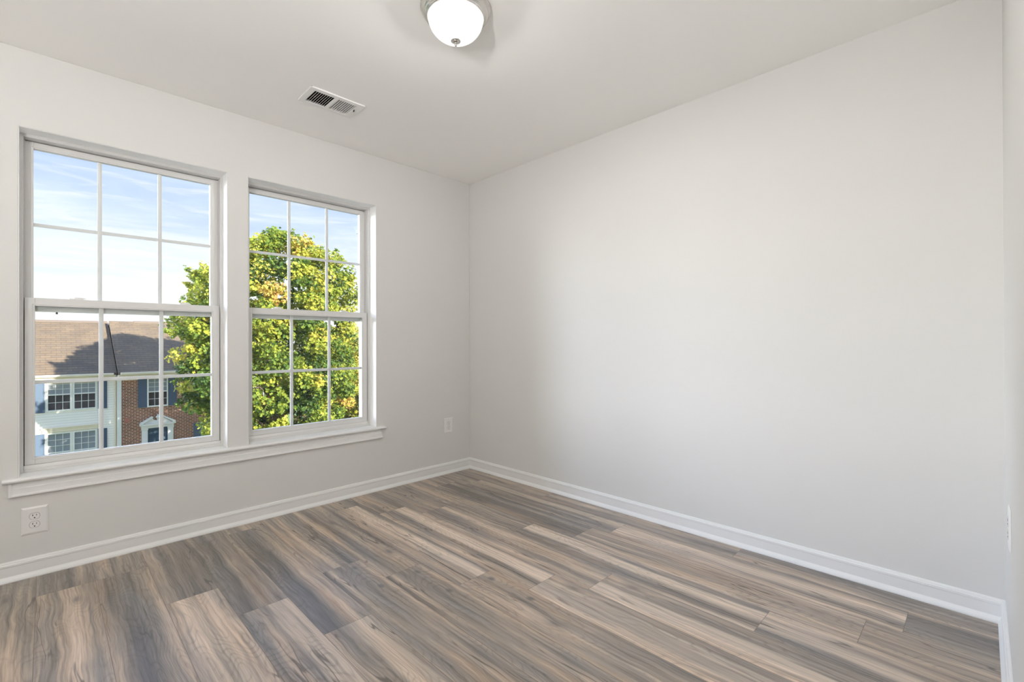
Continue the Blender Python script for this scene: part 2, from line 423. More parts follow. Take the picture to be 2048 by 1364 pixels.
# slab under the boards
v = [bm.verts.new(p) for p in ((-4.37, HY-.1, -.02), (.12, HY-.1, -.02), (.12, WT, -.02), (-4.37, WT, -.02))]
f = bm.faces.new(v); f[la] = (0, 0, .5); f[lb] = (9, 9, 0)
me = bpy.data.meshes.new('floor'); bm.to_mesh(me); bm.free(); me.materials.append(MATS['plank_floor'])
fl = bpy.data.objects.new('floor', me); COL.objects.link(fl); fl['kind'] = 'structure'

# baseboards (profile u = out from wall, v = up)
BB = [(0, 0), (.021, 0), (.021, .005), (.0185, .012), (.0145, .019), (.0115, .024), (.0110, .026), (.0110, .066), (.0125, .0685), (.0125, .0770), (.0105, .0800), (.0085, .0805), (.0085, .0830), (.0065, .0875), (.003, .0895), (0, .0895)]
bm = nb(); ext(bm, BB, (XL, 0, 0), (0, 0, 0), (0, -1, 0), (0, 0, 1), 1, 1); obj('baseboard_back', bm, 'trim_paint', kind='structure')
bm = nb(); ext(bm, BB, (0, 0, 0), (0, YN, 0), (-1, 0, 0), (0, 0, 1), 1, 1); obj('baseboard_right', bm, 'trim_paint', kind='structure')
bm = nb(); ext(bm, BB, (0, YN, 0), (DX1+.06, YN, 0), (0, 1, 0), (0, 0, 1), 1, 0); obj('baseboard_front', bm, 'trim_paint', kind='structure')
bm = nb(); ext(bm, BB, (XL, YN, 0), (XL, 0, 0), (1, 0, 0), (0, 0, 1), 1, 1); obj('baseboard_left', bm, 'trim_paint', kind='structure')
# door casing on the near wall
bm = nb()
box(bm, DX0-.058, DX0, YN, YN+.014, 0, DZ+.058); box(bm, DX1, DX1+.058, YN, YN+.014, 0, DZ+.058); box(bm, DX0, DX1, YN, YN+.014, DZ, DZ+.058)
box(bm, DX0, DX0+.015, YN-.11, YN, 0, DZ); box(bm, DX1-.015, DX1, YN-.11, YN, 0, DZ); box(bm, DX0+.015, DX1-.015, YN-.11, YN, DZ-.015, DZ)
obj('trim_3', bm, 'trim_paint', kind='structure', bevel=.004)

# window stool and apron
bm = nb()
SP = [(-.0875, -.019), (.026, -.019), (.031, -.016), (.0335, -.0095), (.031, -.003), (.026, 0), (-.0875, 0)]
ext(bm, [(u, v) for u, v in SP if u > -.01] + [(0.0, 0), (0.0, -.019)], (-2.728, 0, Z0), (-.818, 0, Z0), (0, -1, 0), (0, 0, 1))
for a, c in WIN: box(bm, a, c, 0, .09, Z0-.019, Z0+.0005)
st = obj('trim_1', bm, 'trim_paint', kind='structure', bevel=.0012)
bm = nb()
AP = [(0, -.066), (.016, -.066), (.017, -.062), (.016, -.056), (.0125, -.054), (.0125, -.030), (.010, -.027), (.010, -.014), (.0075, -.010), (.006, 0), (0, 0)]
zt = Z0-.019
A = [bm.verts.new((-2.708, -u, zt+v)) for u, v in AP]
B = [bm.verts.new((-.853 + .018*(-v/.066), -u, zt+v)) for u, v in AP]
for i in range(len(AP)): j = (i+1) % len(AP); bm.faces.new((A[i], A[j], B[j], B[i]))
bm.faces.new(A[::-1]); bm.faces.new(B)
box(bm, -2.7085, -2.698, -.0165, 0, zt-.066, zt)      # left end return
obj('trim_2', bm, 'trim_paint', kind='structure')

# ------------------------------------------------------------------ windows
def window(i, x0, x1):
    root = empty('window_%d' % i, ((x0+x1)/2, .09, Z0)); root['kind'] = 'structure'
    yF = .09
    bm = nb()
    box(bm, x0, x0+.0015, .0005, yF, Z0, Z1); box(bm, x1-.0015, x1, .0005, yF, Z0, Z1); box(bm, x0, x1, .0005, yF, Z1-.0015, Z1)
    obj('jamb_lining', bm, 'jamb_paint', root)
    # main vinyl frame
    bm = nb()
    ring(bm, x0, x1, Z0, Z1, yF, yF+.085, .0135, .0135, .012, .016)
    ext(bm, [(0, .012), (0, .016), (.004, .018), (.010, .031), (.080, .031), (.080, .012)], (x0+.0135, yF, Z0), (x1-.0135, yF, Z0), (0, 1, 0), (0, 0, 1))
    # jamb track ribs
    for xa in (x0+.0135, x1-.0135-.004):
        box(bm, xa, xa+.004, yF+.043, yF+.048, Z0+.031, Z1-.016)
    fr = obj('frame', bm, 'vinyl', root, bevel=.0015)
    # outer wall-side trim and exterior sill
    bm = nb(); ring(bm, x0-.02, x1+.02, Z0-.03, Z1+.02, WT, WT+.02, .05, .05, .05, .05)
    obj('exterior_casing', bm, 'white_trim', root, bevel=.003)
    def sash(name, ys, ye, xa, xb, za, zb, gx0, gx1, gz0, gz1, muv, muh, mw):
        bm = nb()
        ring(bm, xa, xb, za, zb, ys, ye, gx0-xa, xb-gx1, gz0-za, zb-gz1)
        # glazing bead
        ring(bm, gx0-.010, gx1+.010, gz0-.010, gz1+.010, ys-.002, ys+.003, .004, .004, .004, .004)
        s = obj(name, bm, 'vinyl', root, bevel=.0015)
        ym = (ys+ye)/2
        bm = nb(); box(bm, gx0-.004, gx1+.004, ym-.008, ym-.005, gz0-.004, gz1+.004)
        sub('glass_pane', bm, 'window_glass', s)
        bm = nb(); box(bm, gx0-.004, gx1+.004, ym+.005, ym+.008, gz0-.004, gz1+.004)
        sub('glass_pane', bm, 'window_glass', s)
        bm = nb()
        for mxx in muv: box(bm, mxx-mw/2, mxx+mw/2, ym-.003, ym+.003, gz0-.002, gz1+.002)
        xsx = [gx0-.002] + [q for mxx in muv for q in (mxx-mw/2, mxx+mw/2)] + [gx1+.002]
        for q in range(0, len(xsx), 2): box(bm, xsx[q], xsx[q+1], ym-.003, ym+.003, muh-mw*.46, muh+mw*.46)
        sub('grid', bm, 'grid_white', s)
        return s
    sash('upper_sash', .138, .168, x0+.017, x1-.017, 1.236, 2.060, x0+.0465, x1-.0560, 1.270, 2.029, (x0+.2895, x1-.298), 1.660, .018)
    ls = sash('lower_sash', .105, .135, x0+.0165, x1-.0165, .4975, 1.300, x0+.0520, x1-.0570, .531, 1.261, (x0+.2930, x1-.296), .892, .019)
    # sash locks on the meeting rail
    for k, xc in enumerate((x0+.200, x1-.185)):
        bm = nb()
        v = box(bm, xc-.026, xc+.026, .108, .134, 1.300, 1.305)
        lathe(bm, [(0, .012), (.009, .012), (.011, .009), (.011, .005)], (xc, .121, 1.300), 20)
        s = 1 if k == 0 else -1
        rbox(bm, -.004, .034, -.0045, .0045, .0075, .0125, Matrix.Translation((xc, .116, 1.300)) @ Matrix.Rotation(0 if s > 0 else PI, 4, 'Z') @ Matrix.Rotation(.10, 4, 'Y'))
        obj('sash_lock', bm, 'plastic_white', root, bevel=.0012)
    # half screen outside: frame and pull tabs
    bm = nb(); ring(bm, x0+.018, x1-.018, Z0+.02, 1.262, .176, .184, .012, .012, .012, .016)
    sf = obj('screen_frame', bm, 'vinyl', root)
    for xc in (x0+.128, x1-.122):
        bm = nb(); lathe(bm, [(0, 0), (.0015, 0), (.003, -.004), (.0045, -.016), (.0045, -.019), (0, -.019)], (xc, .172, 1.246), 12)
        sub('pull_tab', bm, 'black_plastic', sf)
    return root
for i, (a, c) in enumerate(WIN): window(i+1, a, c)

# ------------------------------------------------------------------ ceiling light
LX, LY = -1.405, -1.610
t = empty('ceiling_light', (LX, LY, H)); tag(t, 'round flush ceiling light with frosted glass bowl and brushed nickel rim', 'ceiling light')
bm = nb()
lathe(bm, [(0, 0), (.141, 0), (.1425, -.003), (.1425, -.008), (.140, -.011), (.1385, -.0125), (.1375, -.018), (.134, -.026), (.129, -.0325), (.1275, -.0335), (.1255, -.038), (.1215, -.041), (.1195, -.041), (.117, -.0435), (.114, -.044), (.112, -.041), (.112, -.012), (0, -.012)], (LX, LY, H), 96)
obj('rim', bm, 'brushed_nickel', t, smooth=True)
bm = nb()
R, D0 = .1125, .040
pr = [(R, -.034)]
for k in range(0, 25):
    a = k/24*PI/2
    pr.append((R*math.cos(a)**.96 if k < 24 else 0, -D0 - .094*math.sin(a)**1.0))
lathe(bm, pr, (LX, LY, H), 96)
obj('glass_bowl', bm, 'frosted_glass', t, smooth=True)
bm = nb()
lathe(bm, [(0, -0.1295), (.010, -0.1305), (.0175, -0.1325), (.0195, -0.1350), (.019, -0.1370), (.014, -0.1380), (.0125, -0.1405), (.008, -0.1425), (.0045, -0.1435), (.0038, -0.1455), (.0048, -0.1485), (.0052, -0.1515), (.004, -0.1555), (.0015, -0.1575), (0, -0.1575)], (LX, LY, H), 32)
obj('finial', bm, 'brushed_nickel', t, smooth=True)
ld = bpy.data.lights.new('bulb', 'POINT'); ld.energy = LAMP_W; ld.shadow_soft_size = .03; ld.color = (1, .99, .98)
lb_ = bpy.data.objects.new('bulb', ld); COL.objects.link(lb_); lb_.parent = t; lb_.location = (0, 0, -.047)

# fill lamp added in the unseen left part of the room to brighten it
t = empty('added_fill_lamp', (-3.40, -2.85, 0)); tag(t, 'added fill lamp with white upturned bowl shade standing left of the windows, out of the picture', 'added fill lamp')
bm = nb(); lathe(bm, [(0, 0), (.14, 0), (.14, .012), (.13, .02), (.02, .03), (.012, .05), (.012, 1.22), (0, 1.22)], (-3.40, -2.85, 0), 32); obj('stand', bm, 'brushed_nickel', t, smooth=True)
bm = nb(); lathe(bm, [(.012, 1.22), (.05, 1.235), (.11, 1.28), (.16, 1.385), (.165, 1.385), (.115, 1.272), (.05, 1.225), (.012, 1.215)], (-3.40, -2.85, 0), 48); obj('lamp_shade', bm, 'plastic_white', t, smooth=True)
ld = bpy.data.lights.new('bulb', 'POINT'); ld.energy = FILL_LAMP_W; ld.shadow_soft_size = .09; ld.color = (1, .99, .98)
lb_ = bpy.data.objects.new('bulb', ld); COL.objects.link(lb_); lb_.parent = t; lb_.location = (0, 0, 1.39)

# ------------------------------------------------------------------ ceiling vent
VX0, VX1, VY0, VY1 = -1.592, -1.284, -.620, -.425
t = empty('ceiling_vent', ((VX0+VX1)/2, (VY0+VY1)/2, H)); tag(t, 'white rectangular two-way ceiling vent register between window wall and light', 'air vent')
bm = nb(); zc = H-.005
gx = [VX0, -1.563, -1.453, -1.434, -1.326, VX1]; gy = [VY0, -.592, -.456, VY1]
for i in range(5):
    for j in range(3):
        if (i, j) in ((1, 1), (3, 1)): continue
        box(bm, gx[i], gx[i+1], gy[j], gy[j+1], zc-.002, zc+.001)
bmesh.ops.remove_doubles(bm, verts=bm.verts, dist=1e-6)
dd = {}
for f in bm.faces: dd.setdefault(tuple(round(q, 5) for q in f.calc_center_median()), []).append(f)
bmesh.ops.delete(bm, geom=[f for l in dd.values() if len(l) > 1 for f in l], context='FACES')
for x0, x1, y0, y1, in ((VX0, VX1, VY0, VY0+.004), (VX0, VX1, VY1-.004, VY1), (VX0, VX0+.004, VY0, VY1), (VX1-.004, VX1, VY0, VY1)):
    box(bm, x0, x1, y0, y1, zc+.001, H)
obj('face_plate', bm, 'vent_white', t)
for (a, c, run, hgt, th) in ((-1.563, -1.453, .0085, .010, .0018), (-1.434, -1.326, .0100, .003, .0012)):
    n = 9; p = (c-a)/n
    bm = nb()
    for k in range(n+1):
        xx = a + k*p
        ax, bx = (xx, xx + run)
        if k == n: continue
        vv = [bm.verts.new(q) for q in ((ax, -.592, zc-.001), (ax+th, -.592, zc-.001), (bx+th, -.592, zc-.001+hgt), (bx, -.592, zc-.001+hgt),
                                       (ax, -.456, zc-.001), (ax+th, -.456, zc-.001), (bx+th, -.456, zc-.001+hgt), (bx, -.456, zc-.001+hgt))]
        for f in ((0,1,2,3), (7,6,5,4), (0,4,5,1), (1,5,6,2), (2,6,7,3), (3,7,4,0)): bm.faces.new([vv[i] for i in f])
    obj('louvres', bm, 'vent_white', t)
bm = nb()                                  # short duct boot with damper blades above the plate
for x0, x1, y0, y1 in ((-1.570, -1.566, -.60, -.45), (-1.320, -1.316, -.60, -.45), (-1.570, -1.316, -.604, -.60), (-1.570, -1.316, -.45, -.446)):
    box(bm, x0, x1, y0, y1, H+.008, H+.118)
box(bm, -1.570, -1.316, -.604, -.446, H+.115, H+.118)
for k in range(5):
    y = -.585 + k*.030; box(bm, -1.566, -1.320, y, y+.0015, H+.012, H+.030)
obj('duct', bm, 'duct_grey', t)
bm = nb(); box(bm, -1.3185, -1.3155, -.547, -.535, zc-.012, zc-.001); obj('lever', bm, 'black_plastic', t)
# hole in the ceiling for the register
ce = bpy.data.objects['ceiling']
bm = nb(); box(bm, -1.572, -1.314, -.606, -.444, H-.05, H+.119); ct = obj('cutter', bm, 'ceiling_paint')
md = ce.modifiers.new('hole', 'BOOLEAN'); md.object = ct; md.operation = 'DIFFERENCE'; md.solver = 'EXACT'
dg = bpy.context.evaluated_depsgraph_get(); newme = bpy.data.meshes.new_from_object(ce.evaluated_get(dg))
ce.modifiers.clear(); ce.data = newme; bpy.data.objects.remove(ct)

# ------------------------------------------------------------------ outlets
def outlet(loc, rotz):
    """built facing -Y at origin"""
    t = empty('wall_outlet', (0, 0, 0))
    bm = nb(); hw, hh = .0445, .0625
    A = [bm.verts.new((x, 0, z)) for x, z in ((-hw, -hh), (hw, -hh), (hw, hh), (-hw, hh))]
    B = [bm.verts.new((x, -.002, z)) for x, z in ((-hw, -hh), (hw, -hh), (hw, hh), (-hw, hh))]
    i = .008
    Cc = [bm.verts.new((x, -.0055, z)) for x, z in ((-hw+i, -hh+i), (hw-i, -hh+i), (hw-i, hh-i), (-hw+i, hh-i))]
    for P_, Q_ in ((A, B), (B, Cc)):
        for k in range(4): bm.faces.new((P_[k], P_[(k+1) % 4], Q_[(k+1) % 4], Q_[k]))
    bm.faces.new(Cc); bm.faces.new(A[::-1])
    obj('cover_plate', bm, 'plastic_white', t, bevel=.001)
    for s in (1, -1):
        zc = s*.0195
        bm = nb(); bg = nb(); n = 48
        def outl(r, cut, y):
            return [(max(-9, min(9, r*math.cos(2*PI*k/n))), y, zc + max(-cut, min(cut, r*math.sin(2*PI*k/n)))) for k in range(n)]
        a = [bm.verts.new(q) for q in outl(.0172, .0138, -.0050)]; b2 = [bm.verts.new(q) for q in outl(.0172, .0138, -.0066)]
        for k in range(n): bm.faces.new((a[k], a[(k+1) % n], b2[(k+1) % n], b2[k]))
        bm.faces.new(b2)
        bmesh.ops.remove_doubles(bm, verts=bm.verts, dist=1e-6)
        rec = obj('receptacle', bm, 'plastic_white', t)
        a = [bg.verts.new(q) for q in outl(.0181, .0147, -.00545)]; b2 = [bg.verts.new(q) for q in outl(.0181, .0147, -.00565)]
        for k in range(n): bg.faces.new((a[k], a[(k+1) % n], b2[(k+1) % n], b2[k]))
        bg.faces.new(b2); sub('groove', bg, 'duct_grey', rec)
        bm = nb()
        box(bm, -.0075, -.0052, -.0069, -.006, zc+.0005, zc+.0085); box(bm, .0052, .0073, -.0069, -.006, zc+.0012, zc+.0078)
        lathe(bm, [(0, -.0003), (.0026, -.0003), (.0026, .0006), (0, .0006)], (0, 0, 0), 14)
        for v in bm.verts:
            if abs(v.co.y) < .004 and abs(v.co.z) < .004 and abs(v.co.x) < .004:
                v.co = Vector((v.co.x, -.0066-v.co.z, zc-.0075+v.co.y))
        sub('slots', bm, 'dark_slot', rec)
    bm = nb(); lathe(bm, [(0, 0), (.0028, 0), (.0032, .0008), (0, .0008)], (0, 0, 0), 16)
    for v in bm.verts: v.co = Vector((v.co.x, -.0063+v.co.z, v.co.y))
    obj('screw', bm, 'plastic_white', t)
    t.location = loc; t.rotation_euler = (0, 0, rotz)
    return t
proto = outlet((-2.6253, 0, .2585), 0)
tag(proto, 'white duplex wall outlet below the left window, near the baseboard', 'wall outlet', 'duplex wall outlets')
def dup_tree(o, parent=None):
    c = o.copy(); COL.objects.link(c); c.parent = parent
    for ch in [x for x in o.children]: dup_tree(ch, c)
    return c
o2 = dup_tree(proto); o2.location = (-.2290, 0, .3935)
tag(o2, 'white duplex wall outlet right of the windows beside the room corner', 'wall outlet', 'duplex wall outlets')
o3 = dup_tree(proto); o3.location = (-.50, YN, .505); o3.rotation_euler = (0, 0, PI)
tag(o3, 'white wall outlet seen edge-on on the wall at the far right', 'wall outlet', 'duplex wall outlets')

# ------------------------------------------------------------------ our own building (outside shell, seen only from outside)
bm = nb()
def quadslab(pts, dz):
    a = [bm.verts.new(p) for p in pts]; c = [bm.verts.new((p[0], p[1], p[2]-dz)) for p in pts]
    bm.faces.new(a); bm.faces.new(c[::-1])
    for k in range(4): bm.faces.new((a[k], a[(k+1) % 4], c[(k+1) % 4], c[k]))
quadslab([(-12, .45, 2.75), (6, .45, 2.75), (6, -5, 5.2), (-12, -5, 5.2)], .1)
quadslab([(-12, -5, 5.2), (6, -5, 5.2), (6, -10.5, 2.75), (-12, -10.5, 2.75)], .1)
obj('roof_home', bm, 'shingles', kind='structure')
bm = nb()
box(bm, -12, XL-.12, .05, WT, -6, 2.6); box(bm, .12, 6, .05, WT, -6, 2.6); box(bm, XL-.12, .12, .05, WT, -6, -.03); box(bm, XL-.12, .12, 0.0, WT, H+.12, 2.6)
box(bm, -12, 6, -10.2, -10, -6, 2.6); box(bm, -12, -11.9, -10, .05, -6, 2.6); box(bm, 5.9, 6, -10, .05, -6, 2.6)
obj('wall_exterior', bm, 'siding', kind='structure')

# neighbour's gutter end and downspout elbow at the right edge of the right window
t = empty('roof_gutter', (1.5, 1.90, 2.36)); tag(t, 'pale gutter end with curved downspout beyond the right window, against the sky', 'gutter')
KP = [(0, .087), (0, 0), (.055, 0), (.062, .012), (.075, .040), (.092, .062), (.106, .074), (.108, .087), (.102, .087), (.098, .074), (.070, .044), (.052, .006), (.006, .006), (.006, .087)]
bm = nb(); ext(bm, KP, (-.060, 1.892, 2.326), (3.6, 1.892, 2.326), (0, 1, 0), (0, 0, 1)); obj('trough', bm, 'gutter_metal', t)
bm = nb(); ext(bm, [(0, .087), (0, 0), (.055, 0), (.062, .012), (.075, .040), (.092, .062), (.106, .074), (.108, .087)], (-.063, 1.892, 2.326), (-.059, 1.892, 2.326), (0, 1, 0), (0, 0, 1)); obj('end_cap', bm, 'gutter_metal', t)
bm = nb(); tube(bm, [(.005, 1.925, 2.335), (.005, 1.930, 2.27), (.010, 1.925, 2.20), (.03, 1.86, 2.12), (.07, 1.76, 2.04), (.14, 1.69, 1.97), (.19, 1.66, 1.86), (.19, 1.66, -5.9)], [.026, .028, .030, .032, .033, .033, .033, .033], 14)
obj('downspout', bm, 'downspout_metal', t, smooth=True)
bm = nb(); quadslab([(-.05, 1.93, 2.42), (3.6, 1.93, 2.42), (3.6, .2, 3.1), (-.05, .2, 3.1)], .05)
box(bm, -.05, 3.6, 1.865, 1.89, 2.28, 2.40); box(bm, 0.12, 3.6, .19, 1.87, 2.28, 2.30); obj('roof_wing', bm, 'white_trim', kind='structure')
bm = nb(); box(bm, .24, 3.6, .19, 1.60, -6, 2.28); obj('wall_wing', bm, 'siding', kind='structure')

# ------------------------------------------------------------------ ground
GZ = -6.1
bm = nb(); box(bm, -60, 90, -30, 120, GZ-.3, GZ); obj('ground_lawn', bm, 'grass', kind='structure')
bm = nb(); box(bm, -60, 90, 8.5, 17.0, GZ, GZ+.02); obj('street', bm, 'asphalt', kind='structure')
bm = nb(); box(bm, -60, 90, 23.2, 24.6, GZ, GZ+.04); box(bm, 1.4, 2.3, 24.6, 28.4, GZ, GZ+.04); obj('pavement', bm, 'concrete', kind='structure')

# ------------------------------------------------------------------ townhouses across the street
def house_window(root, xc, w, z0, z1, yf, rows=(2, 2), blind_to=.5, name='window'):
    """yf = facade plane (front faces -y)"""
    x0, x1 = xc-w/2, xc+w/2; zm = (z0+z1)/2
    bm = nb()
    ring(bm, x0-.07, x1+.07, z0-.07, z1+.07, yf-.05, yf+.06, .07, .07, .07, .07)
    box(bm, x0, x1, yf-.01, yf+.05, zm-.03, zm+.03)
    fr = obj(name, bm, 'white_trim', root)
    bm = nb()
    for za, zb, r in ((z0, zm-.03, rows[0]), (zm+.03, z1, rows[1])):
        for k in (1, 2): xx = x0 + w*k/3; box(bm, xx-.011, xx+.011, yf+.012, yf+.024, za, zb)
        for k in range(1, r): zz = za + (zb-za)*k/r; box(bm, x0, x1, yf+.012, yf+.024, zz-.011, zz+.011)
    sub('muntins', bm, 'white_trim', fr)
    bm = nb(); box(bm, x0, x1, yf+.03, yf+.035, z0, z1); sub('glass_pane', bm, 'house_glass', fr)
    zb = z1 - (z1-z0)*blind_to
    bm = nb(); box(bm, x0, x1, yf+.042, yf+.048, zb, z1); sub('blind', bm, 'blind', fr)
    bm = nb(); box(bm, x0, x1, yf+.16, yf+.17, z0, zb+.05); sub('curtain', bm, 'curtain_dark', fr)
    return fr
def shutter(root, x0, x1, z0, z1, yf, mat='shutter_blue'):
    bm = nb(); box(bm, x0, x1, yf-.035, yf, z0, z1)
    st, zm = .055, z0+(z1-z0)*.45
    ring(bm, x0, x1, z0, zm, yf-.05, yf-.03, st, st, st, st/2); ring(bm, x0, x1, zm, z1, yf-.05, yf-.03, st, st, st/2, st)
    return obj('shutter', bm, mat, root)
def facade(root, name, mat, x0, x1, z0, z1, yf, holes):
    xs = sorted({x0, x1, *[h[0] for h in holes], *[h[1] for h in holes]}); zs = sorted({z0, z1, *[h[2] for h in holes], *[h[3] for h in holes]})
    bm = nb()
    for i in range(len(xs)-1):
        for j in range(len(zs)-1):
            cx, cz = (xs[i]+xs[i+1])/2, (zs[j]+zs[j+1])/2
            if any(h[0] < cx < h[1] and h[2] < cz < h[3] for h in holes): continue
            box(bm, xs[i], xs[i+1], yf, yf+.25, zs[j], zs[j+1])
    return obj(name, bm, mat, root)
EZ = -.44
# --- cream siding house (left)
YA = 30.0
t = empty('siding_townhouse', (-3.0, YA+5, GZ)); tag(t, 'cream sided townhouse with tan shingle roof and paired windows, left of the brick one', 'house')
hol = [(-2.53, -1.70, -2.30, -.72), (-1.56, -.73, -2.30, -.72), (-2.53, -1.70, -5.4, -3.48), (-1.56, -.73, -5.4, -3.48),
       (-8.3, -7.4, -2.30, -.72), (-8.3, -7.4, -5.4, -3.48)]
facade(t, 'front_wall', 'siding', -9.5, .10, GZ, EZ-.15, YA, hol)
bm = nb(); box(bm, -9.5, .10, YA+.25, YA+.4, GZ, EZ-.1); box(bm, -9.5, .10, YA+9.9, YA+10, GZ, EZ); box(bm, -9.5, -9.4, YA+.4, YA+9.9, GZ, EZ-.1); obj('inner_wall', bm, 'curtain_dark', t)
bm = nb()
pr = [(-.35, EZ-.05), (5.0, 2.42), (10.35, EZ-.05), (10.35, EZ-.17), (5.0, 2.28), (-.35, EZ-.17)]
ext(bm, pr, (-9.6, YA, 0), (.11, YA, 0), (0, 1, 0), (0, 0, 1)); obj('roof', bm, 'shingles', t)
bm = nb(); ext(bm, [(4.85, 2.36), (5.0, 2.46), (5.15, 2.36), (5.15, 2.33), (5.0, 2.42), (4.85, 2.33)], (-9.6, YA, 0), (.10, YA, 0), (0, 1, 0), (0, 0, 1)); obj('ridge_cap', bm, 'ridge_cap', t)
bm = nb(); box(bm, -9.6, .10, YA-.33, YA+.02, EZ-.30, EZ-.17); box(bm, -9.5, .10, YA-.02, YA+.02, EZ-.50, EZ-.30); obj('soffit', bm, 'cream_trim', t)
bm = nb(); box(bm, -9.6, -.02, YA-.47, YA-.35, EZ-.17, EZ-.05); obj('gutter', bm, 'cream_trim', t, bevel=.02)
for xc in (-2.115, -1.145):
    house_window(t, xc, .83-.03, -2.30+.02, -.74, YA, (2, 3), .5)
    house_window(t, xc, .83-.03, -5.38, -3.50, YA, (2, 3), .66)
house_window(t, -7.85, .86, -2.28, -.74, YA); house_window(t, -7.85, .86, -5.38, -3.5, YA)
for z0, z1 in ((-2.38, -.68), (-5.46, -3.44)):
    shutter(t, -2.99, -2.63, z0, z1, YA); shutter(t, -.63, -.27, z0, z1, YA)
bm = nb(); box(bm, -2.72, -.60, YA-.09, YA+.0, -3.38, -3.22); box(bm, -2.78, -.54, YA-.13, YA, -3.22, -3.16); obj('window_header', bm, 'cream_trim', t)
bm = nb(); tube(bm, [(.02, YA-.42, EZ-.16), (.02, YA-.40, EZ-.26), (.06, YA-.12, EZ-.5), (.06, YA-.06, EZ-.7), (.06, YA-.06, GZ)], [.045]*5, 8); obj('downspout', bm, 'cream_trim', t, smooth=True)

# --- brick house (middle)
YB = 29.4
t = empty('brick_townhouse', (3.0, YB+5, GZ)); tag(t, 'red brick townhouse with blue shutters and white pedimented door', 'house')
hol = [(1.41, 2.27, -2.41, -.80), (1.36, 2.28, GZ, -3.60), (3.93, 4.85, -2.41, -.80), (3.93, 4.85, -5.3, -3.6), (6.4, 7.3, -2.41, -.8), (6.4, 7.3, -5.3, -3.6)]
facade(t, 'front_wall', 'brick', .27, 8.6, GZ, EZ-.15, YB, hol)
bm = nb(); box(bm, .2, 8.6, YB+.25, YB+.4, GZ, EZ-.1); box(bm, .16, .24, YB+.1, YB+10, GZ, EZ-.1); box(bm, 8.5, 8.6, YB+.4, YB+10, GZ, EZ); box(bm, .2, 8.5, YB+9.9, YB+10, GZ, EZ); obj('inner_wall', bm, 'curtain_dark', t)
bm = nb(); box(bm, .12, .27, YB-.03, YB+.6, GZ, EZ-.2); obj('corner_board', bm, 'white_trim', t)
bm = nb(); ext(bm, pr, (.13, YB, .03), (8.7, YB, .03), (0, 1, 0), (0, 0, 1)); obj('roof', bm, 'shingles', t)
bm = nb(); ext(bm, [(-.35, EZ-.18), (5.0, 2.28), (5.0, 2.43), (-.35, EZ-.04)], (.12, YB, .03), (.13, YB, .03), (0, 1, 0), (0, 0, 1)); obj('rake_board', bm, 'shingles', t)
bm = nb(); ext(bm, [(4.85, 2.36), (5.0, 2.46), (5.15, 2.36), (5.15, 2.33), (5.0, 2.42), (4.85, 2.33)], (1.3, YB, .03), (8.7, YB, .03), (0, 1, 0), (0, 0, 1)); obj('ridge_cap', bm, 'ridge_cap', t)
bm = nb(); box(bm, .13, 8.7, YB-.33, YB+.02, EZ-.28, EZ-.15); box(bm, .27, 8.6, YB-.03, YB+.01, EZ-.46, EZ-.28); obj('soffit', bm, 'cream_trim', t)
bm = nb(); box(bm, .20, 8.7, YB-.47, YB-.35, EZ-.15, EZ-.02); obj('gutter', bm, 'cream_trim', t, bevel=.02)
for xc in (1.84, 4.39, 6.85):
    house_window(t, xc, .82, -2.37, -.84, YB, (2, 3), .5)
    shutter(t, xc-.88, xc-.48, -2.44, -.80, YB); shutter(t, xc+.46, xc+.86, -2.44, -.80, YB)
    bm = nb(); box(bm, xc-.52, xc+.52, YB-.03, YB, -2.66, -2.46); obj('brick_sill', bm, 'brick', t)
    if xc > 3:
        house_window(t, xc, .82, -5.27, -3.64, YB, (2, 3), .5)
        shutter(t, xc-.88, xc-.48, -5.3, -3.58, YB); shutter(t, xc+.46, xc+.86, -5.3, -3.58, YB)
bm = nb(); box(bm, .42, .61, YB-.02, YB, -3.18, -2.94); obj('wall_vent', bm, 'pink_vent', t)
# door surround
bm = nb()
for a in (1.12, 2.28): box(bm, a, a+.26, YB-.10, YB, GZ, -3.60); box(bm, a-.02, a+.28, YB-.12, YB, -3.68, -3.60); box(bm, a+.05, a+.21, YB-.115, YB-.10, GZ+.3, -3.8)
box(bm, 1.10, 2.56, YB-.12, YB, -3.60, -3.44); box(bm, 1.02, 2.64, YB-.22, YB, -3.44, -3.36)
ds = obj('door_surround', bm, 'white_trim', t)
bm = nb()
for s in (-1, 1):            # broken pediment: raking cornices stopping short of the centre
    q = [(.80, -3.36), (.80, -3.29), (.26, -2.95), (.22, -2.99), (.24, -3.04), (.64, -3.30), (.66, -3.36)]
    A = [bm.verts.new((1.83+s*u, YB-.24, v)) for u, v in q]; B = [bm.verts.new((1.83+s*u, YB, v)) for u, v in q]
    for i in range(len(q)): j = (i+1) % len(q); bm.faces.new((A[i], A[j], B[j], B[i]))
    bm.faces.new(A[::-1]); bm.faces.new(B)
    q = [(.0, -3.36), (.66, -3.36), (.24, -3.06), (.18, -3.16), (.0, -3.22)]
    A = [bm.verts.new((1.83+s*u, YB-.10, v)) for u, v in q]; B = [bm.verts.new((1.83+s*u, YB, v)) for u, v in q]
    for i in range(len(q)): j = (i+1) % len(q); bm.faces.new((A[i], A[j], B[j], B[i]))
    bm.faces.new(A[::-1]); bm.faces.new(B)
sub('pediment', bm, 'white_trim', ds)
bm = nb(); lathe(bm, [(0, 0), (.07, 0), (.07, .04), (.03, .07), (.035, .10), (.09, .17), (.10, .23), (.07, .27), (.03, .29), (.035, .32), (.015, .36), (0, .38)], (1.83, YB-.12, -3.22), 20)
sub('urn', bm, 'white_trim', ds, smooth=True)
bm = nb(); box(bm, 1.38, 2.28, YB+.04, YB+.09, GZ, -3.60)
